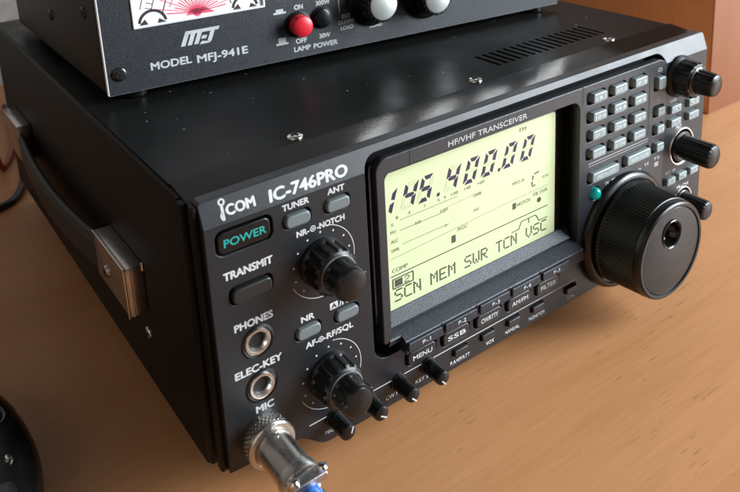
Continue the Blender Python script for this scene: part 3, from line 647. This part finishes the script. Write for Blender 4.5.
# meter
bm = bmesh.new(); plate(bm, [rrect(14.0, 76.2, 28.4, 62.2, .6), rrect(15.0, 75.2, 29.4, 61.2, .4)], TF @ Matrix.Translation((0, 0, .5)), 1.2, .2); MT = finish(bm, 'meter_frame', M_ALU, T)
bm = bmesh.new(); plate(bm, [rrect(14.5, 75.7, 28.9, 61.7, .4)], TF @ Matrix.Translation((0, 0, -.5)), .6, .05); finish(bm, 'meter_paper', M_METER, MT)
MZ = TF @ Matrix.Translation((0, 0, -.49)); bm = bmesh.new(); bk = bmesh.new(); cxm, czm = 43.5, 31.4
for k in range(21):
    a = math.radians(8 + 8.2 * k); r1 = 11 + 9 * (k % 2) + (3 if k % 5 == 0 else 0)
    strip(bm, (cxm + 1.2 * math.cos(a), czm + 1.2 * math.sin(a)), (cxm + r1 * math.cos(a), czm + r1 * .8 * math.sin(a)), .35 if k % 2 else .55, MZ)
arcstrip(bm, cxm, czm, 13, 20, 160, .4, MZ); poly(bm, circ(cxm, czm, 2.0, 14), MZ); poly(bm, [(38, 30.6), (52, 30.3), (47, 33.4), (41, 33.2)], MZ)
finish(bm, 'meter_red_scale', M_PINK, MT, 0)
for a0, r0 in ((12, 26), (12, 21)): arcstrip(bk, cxm, czm, r0, a0, 180 - a0, .35, MZ)
for k in range(26):
    a = math.radians(14 + 6.1 * k); strip(bk, (cxm + 21 * math.cos(a), czm + 21 * math.sin(a)), (cxm + 24 * math.cos(a), czm + 24 * math.sin(a)), .3, MZ)
for cx in (23.0, 66.5):
    arcstrip(bk, cx, 29.6, 6.0, 8, 172, 1.3, MZ, 14); poly(bk, [(cx - 6.2, 29.5), (cx - 2, 29.5), (cx - 3.4, 32)], MZ); poly(bk, [(cx + 6.2, 29.5), (cx + 2, 29.5), (cx + 3.0, 31.6)], MZ)
strip(bk, (27.5, 33), (32.5, 47), .45, MZ); strip(bk, (60, 33), (53, 50), .45, MZ)
finish(bk, 'meter_black_scale', M_MBLK, MT, 0)
bm = bmesh.new(); poly(bm, [(61, 35.2), (75, 32), (75, 47), (64, 44)], MZ, .02); finish(bm, 'meter_brown_patch', M_MBROWN, MT, 0)  # flat brown patch on the right of the meter paper
# lettering
bm = bmesh.new(); Q = TF @ Matrix.Translation((0, 0, .02))
textfit(bm, 'MODEL', 19.6, 38.2, 8.3, 3.6, Q, bold=.05); textfit(bm, 'MFJ-941E', 41.0, 65.6, 7.6, 3.7, Q, bold=.05)
def sl(pts): poly(bm, [(34.0 + x + z * .42, 16.6 + z) for x, z in pts], Q)
sl([(0, 0), (2.1, 0), (2.1, 6), (0, 6)]); sl([(3.1, 0), (5.2, 0), (5.2, 5.2), (3.1, 5.2)]); sl([(6.2, 0), (8.3, 0), (8.3, 5.2), (6.2, 5.2)])
sl([(2.1, 5.2), (16.2, 5.2), (16.2, 6.8), (0, 6.8), (0, 6), (2.1, 6)]); sl([(9.0, 2.0), (11.3, 2.0), (11.3, 3.6), (9.0, 3.6)])
sl([(12.4, .2), (14.4, .2), (14.4, 5.2), (12.4, 5.2)]); sl([(9.0, -.4), (13.4, -.4), (14.4, .3), (9.6, 1.0)])
for s, a, b, z, h in (('ON', 91.2, 95.6, 24.4, 2.5), ('OFF', 90.8, 96.6, 7.2, 2.5), ('LAMP', 89.6, 98.4, 3.2, 2.5), ('30W', 103.6, 109.6, 7.6, 2.4), ('POWER', 100.2, 113.4, 3.0, 2.6),
                      ('300W', 102.8, 110.4, 24.6, 2.4), ('EXT', 116.8, 121.6, 15.6, 2.0), ('DUMMY', 114.8, 123.8, 12.6, 2.1), ('LOAD', 115.8, 122.8, 9.6, 2.1), ('LOAD', 132.6, 139.6, 8.0, 2.2),
                      ('BYPASS', 132, 142, 42, 2.2)):
    textfit(bm, s, a, b, z, h, Q, bold=.05)
for u, z, hh in ((83.4, 23.6, 0), (83.6, 8.0, 1.2)):
    poly(bm, [(u - 3.2, z), (u + 3.2, z), (u + 3.2, z + 1.0), (u + 1.9, z + 1.0), (u + 1.9, z + 2.4 + hh), (u - 1.9, z + 2.4 + hh), (u - 1.9, z + 1.0), (u - 3.2, z + 1.0)], Q)
strip(bm, (115.6, 19.0), (114.4, 40), .35, Q)
finish(bm, 'printed_lettering', M_WHITE, TP, 0)
# buttons and knobs
def tk(u, z, prof, name, m, n=40, ridge=None, p=None): b = bmesh.new(); lathe(b, prof, TF @ Matrix.Translation((u, z, 0)), n, ridge); return finish(b, name, m, p or T, 32)
tk(92.6, 17.0, [(6.6, 0), (6.6, .8), (5.2, 1.2)], 'button_collar', M_BLACK)
tk(92.6, 17.0, [(4.6, .8), (5.2, 1.2), (5.4, 5.2), (4.9, 6.6), (3.6, 7.3), (1.8, 7.6), (.01, 7.7)], 'red_push_button', M_RED)
tk(105.4, 18.2, [(5.6, 0), (5.6, .8), (4.6, 1.0), (4.4, 2.2), (3.6, 2.6), (.01, 2.7)], 'black_push_button', M_BLACK)
for u, z in ((133.6, 22.4), (166.0, 20.6), (232, 34)):
    K = tk(u, z, [(13.2, 0), (13.2, 1.4), (12.0, 2.2), (9.6, 2.8), (9.0, 12.4), (8.6, 13.2), (.01, 13.2)], 'tuner_knob', M_BLACK, 120, rid(20, .03, (4, 5)))
    tk(u, z, [(7.6, 13.1), (7.6, 13.8), (7.1, 14.1), (.01, 14.1)], 'knob_cap', M_KCAP, 48, None, K)

# ------------------------------------------------------------------ things at the left edge
DV = thing('hand_microphone', 'rounded black plastic hand microphone lying on the table at the lower left edge', 'microphone', (-82, 70, ZT))
bm = bmesh.new(); nu, nv = 40, 20; rings = []
for i in range(nv + 1):
    ph = -PI / 2 + PI * i / nv; row = []
    for k in range(nu):
        th = 2 * PI * k / nu
        def e(v, p): return math.copysign(abs(v) ** p, v)
        cu, su = math.cos(th), math.sin(th); cp = max(0, math.cos(ph)) ** .55
        x = 35 * e(cu, .85) * cp; y = 52 * e(su, .85) * cp; z = 15 * e(math.sin(ph), .7)
        row.append(bm.verts.new((-85 + x * math.cos(.1) - y * math.sin(.1), 71 + y * math.cos(.1) + x * math.sin(.1), ZT + 15.2 + z)))
    rings.append(row)
for a, b in zip(rings, rings[1:]):
    for k in range(nu): bm.faces.new((a[k], a[(k + 1) % nu], b[(k + 1) % nu], b[k]))
bmesh.ops.remove_doubles(bm, verts=bm.verts, dist=.02)
finish(bm, 'body_shell', M_BLACK, DV, 60)
bm = bmesh.new(); lathe(bm, [(9, -2.5), (9.3, .2), (8.8, .7), (8.2, .5), (7.8, .1), (.01, -.1)], Matrix.Translation((-65, 76, ZT + 30.0)) @ Matrix.Rotation(.36, 4, 'Y'), 48); finish(bm, 'round_button', M_DSCREW, DV)
bm = bmesh.new(); lathe(bm, [(1.8, -3), (1.8, .2), (1.3, .5), (.01, .6)], Matrix.Translation((-60, 49, ZT + 28.4)) @ Matrix.Rotation(.5, 4, 'Y'), 24); finish(bm, 'silver_screw', M_CHROME, DV)
bm = bmesh.new(); box(bm, -76, -61, 25, 39, ZT + 14, ZT + 29, 2.5); finish(bm, 'side_button', M_KEYD, DV)

bm = bmesh.new(); tube(bm, [(28, 520, ZT + 3), (20.9, 428, ZT + 2.6), (16.3, 390, ZT + 2.6), (5.6, 345, ZT + 2.6), (-4.6, 322, ZT + 2.6), (-16.5, 314, ZT + 2.6), (-40, 309, ZT + 2.6), (-90, 300, ZT + 2.6), (-200, 250, ZT + 2.6)], 2.6, 12)
o = finish(bm, 'black_cord', M_CORD, None, 60); o['label'] = 'black cord curling on the table out from behind the rear left corner of the radio'; o['category'] = 'cord'
bm = bmesh.new(); tube(bm, [(8, 325, 90), (2, 331, 92), (-3, 338, 84), (-5, 352, 60), (-7, 366, 30), (-2, 378, ZT + 4), (14, 420, ZT + 3), (30, 520, ZT + 3)][::-1], 2.4, 12)
o = finish(bm, 'red_cord', M_REDC, None, 60); o['label'] = 'dull red cord hanging behind the rear left corner of the radio'; o['category'] = 'cord'

# ------------------------------------------------------------------ light
w = bpy.data.worlds.new('World'); bpy.context.scene.world = w; w.use_nodes = True
bg = w.node_tree.nodes['Background']; bg.inputs['Color'].default_value = (1, .87, .75, 1); bg.inputs['Strength'].default_value = .05
def area(name, loc, target, sx, sy, power, col):
    l = bpy.data.lights.new(name, 'AREA'); l.shape = 'RECTANGLE'; l.size = sx * S; l.size_y = sy * S; l.energy = power; l.color = col
    o = bpy.data.objects.new(name, l); C.objects.link(o); o.location = Vector(loc) * S
    o.rotation_euler = (Vector(loc) - Vector(target)).to_track_quat('Z', 'Y').to_euler(); return o
area('window_light', (1500, -1000, 640), (230, 0, 60), 900, 1150, 101, (.86, .94, 1.0))
area('added_fill_light', (-1300, -700, 900), (200, 150, 60), 1700, 1500, 5, (1, .86, .72))  # added weak fill from the left, brightens cabinet side, table and handle bracket
for x, wd in ((573, 48), (701, 58), (822, 54), (955, 64)):
    area('window_pane_light', (x, 594, 668), (x - 300, 0, 320), wd, 110, .17, (.95, .98, 1))

# ------------------------------------------------------------------ camera (solved from the photograph)
cam = bpy.data.cameras.new('camera'); co = bpy.data.objects.new('camera', cam); C.objects.link(co); bpy.context.scene.camera = co
yaw, pit, rol = (math.radians(a) for a in (34.70355002, -14.91268958, -2.92591495))
fwd = Vector((math.sin(yaw) * math.cos(pit), math.cos(yaw) * math.cos(pit), math.sin(pit))); right = Vector((math.cos(yaw), -math.sin(yaw), 0)); up = right.cross(fwd)
r2 = right * math.cos(rol) + up * math.sin(rol); u2 = -right * math.sin(rol) + up * math.cos(rol)
mw = Matrix((r2, u2, -fwd)).transposed().to_4x4(); mw.translation = Vector((-81.46124169, -223.80776098, 242.8104056)) * S
co.matrix_world = mw
cam.sensor_width = 36; cam.lens = 791.7165 / 740 * 36; cam.shift_y = (16.3729 - 246) / 740
cam.clip_start = .01; cam.clip_end = 20
cam.dof.use_dof = True; cam.dof.focus_distance = (Vector((110, 0, 70)) * S - mw.translation).dot(fwd); cam.dof.aperture_fstop = 20
sc = bpy.context.scene
sc.view_settings.view_transform = 'Standard'; sc.view_settings.look = 'None'; sc.view_settings.exposure = 0; sc.view_settings.gamma = 1
for o in bpy.data.objects:
    if 'org' in o.keys(): del o['org']
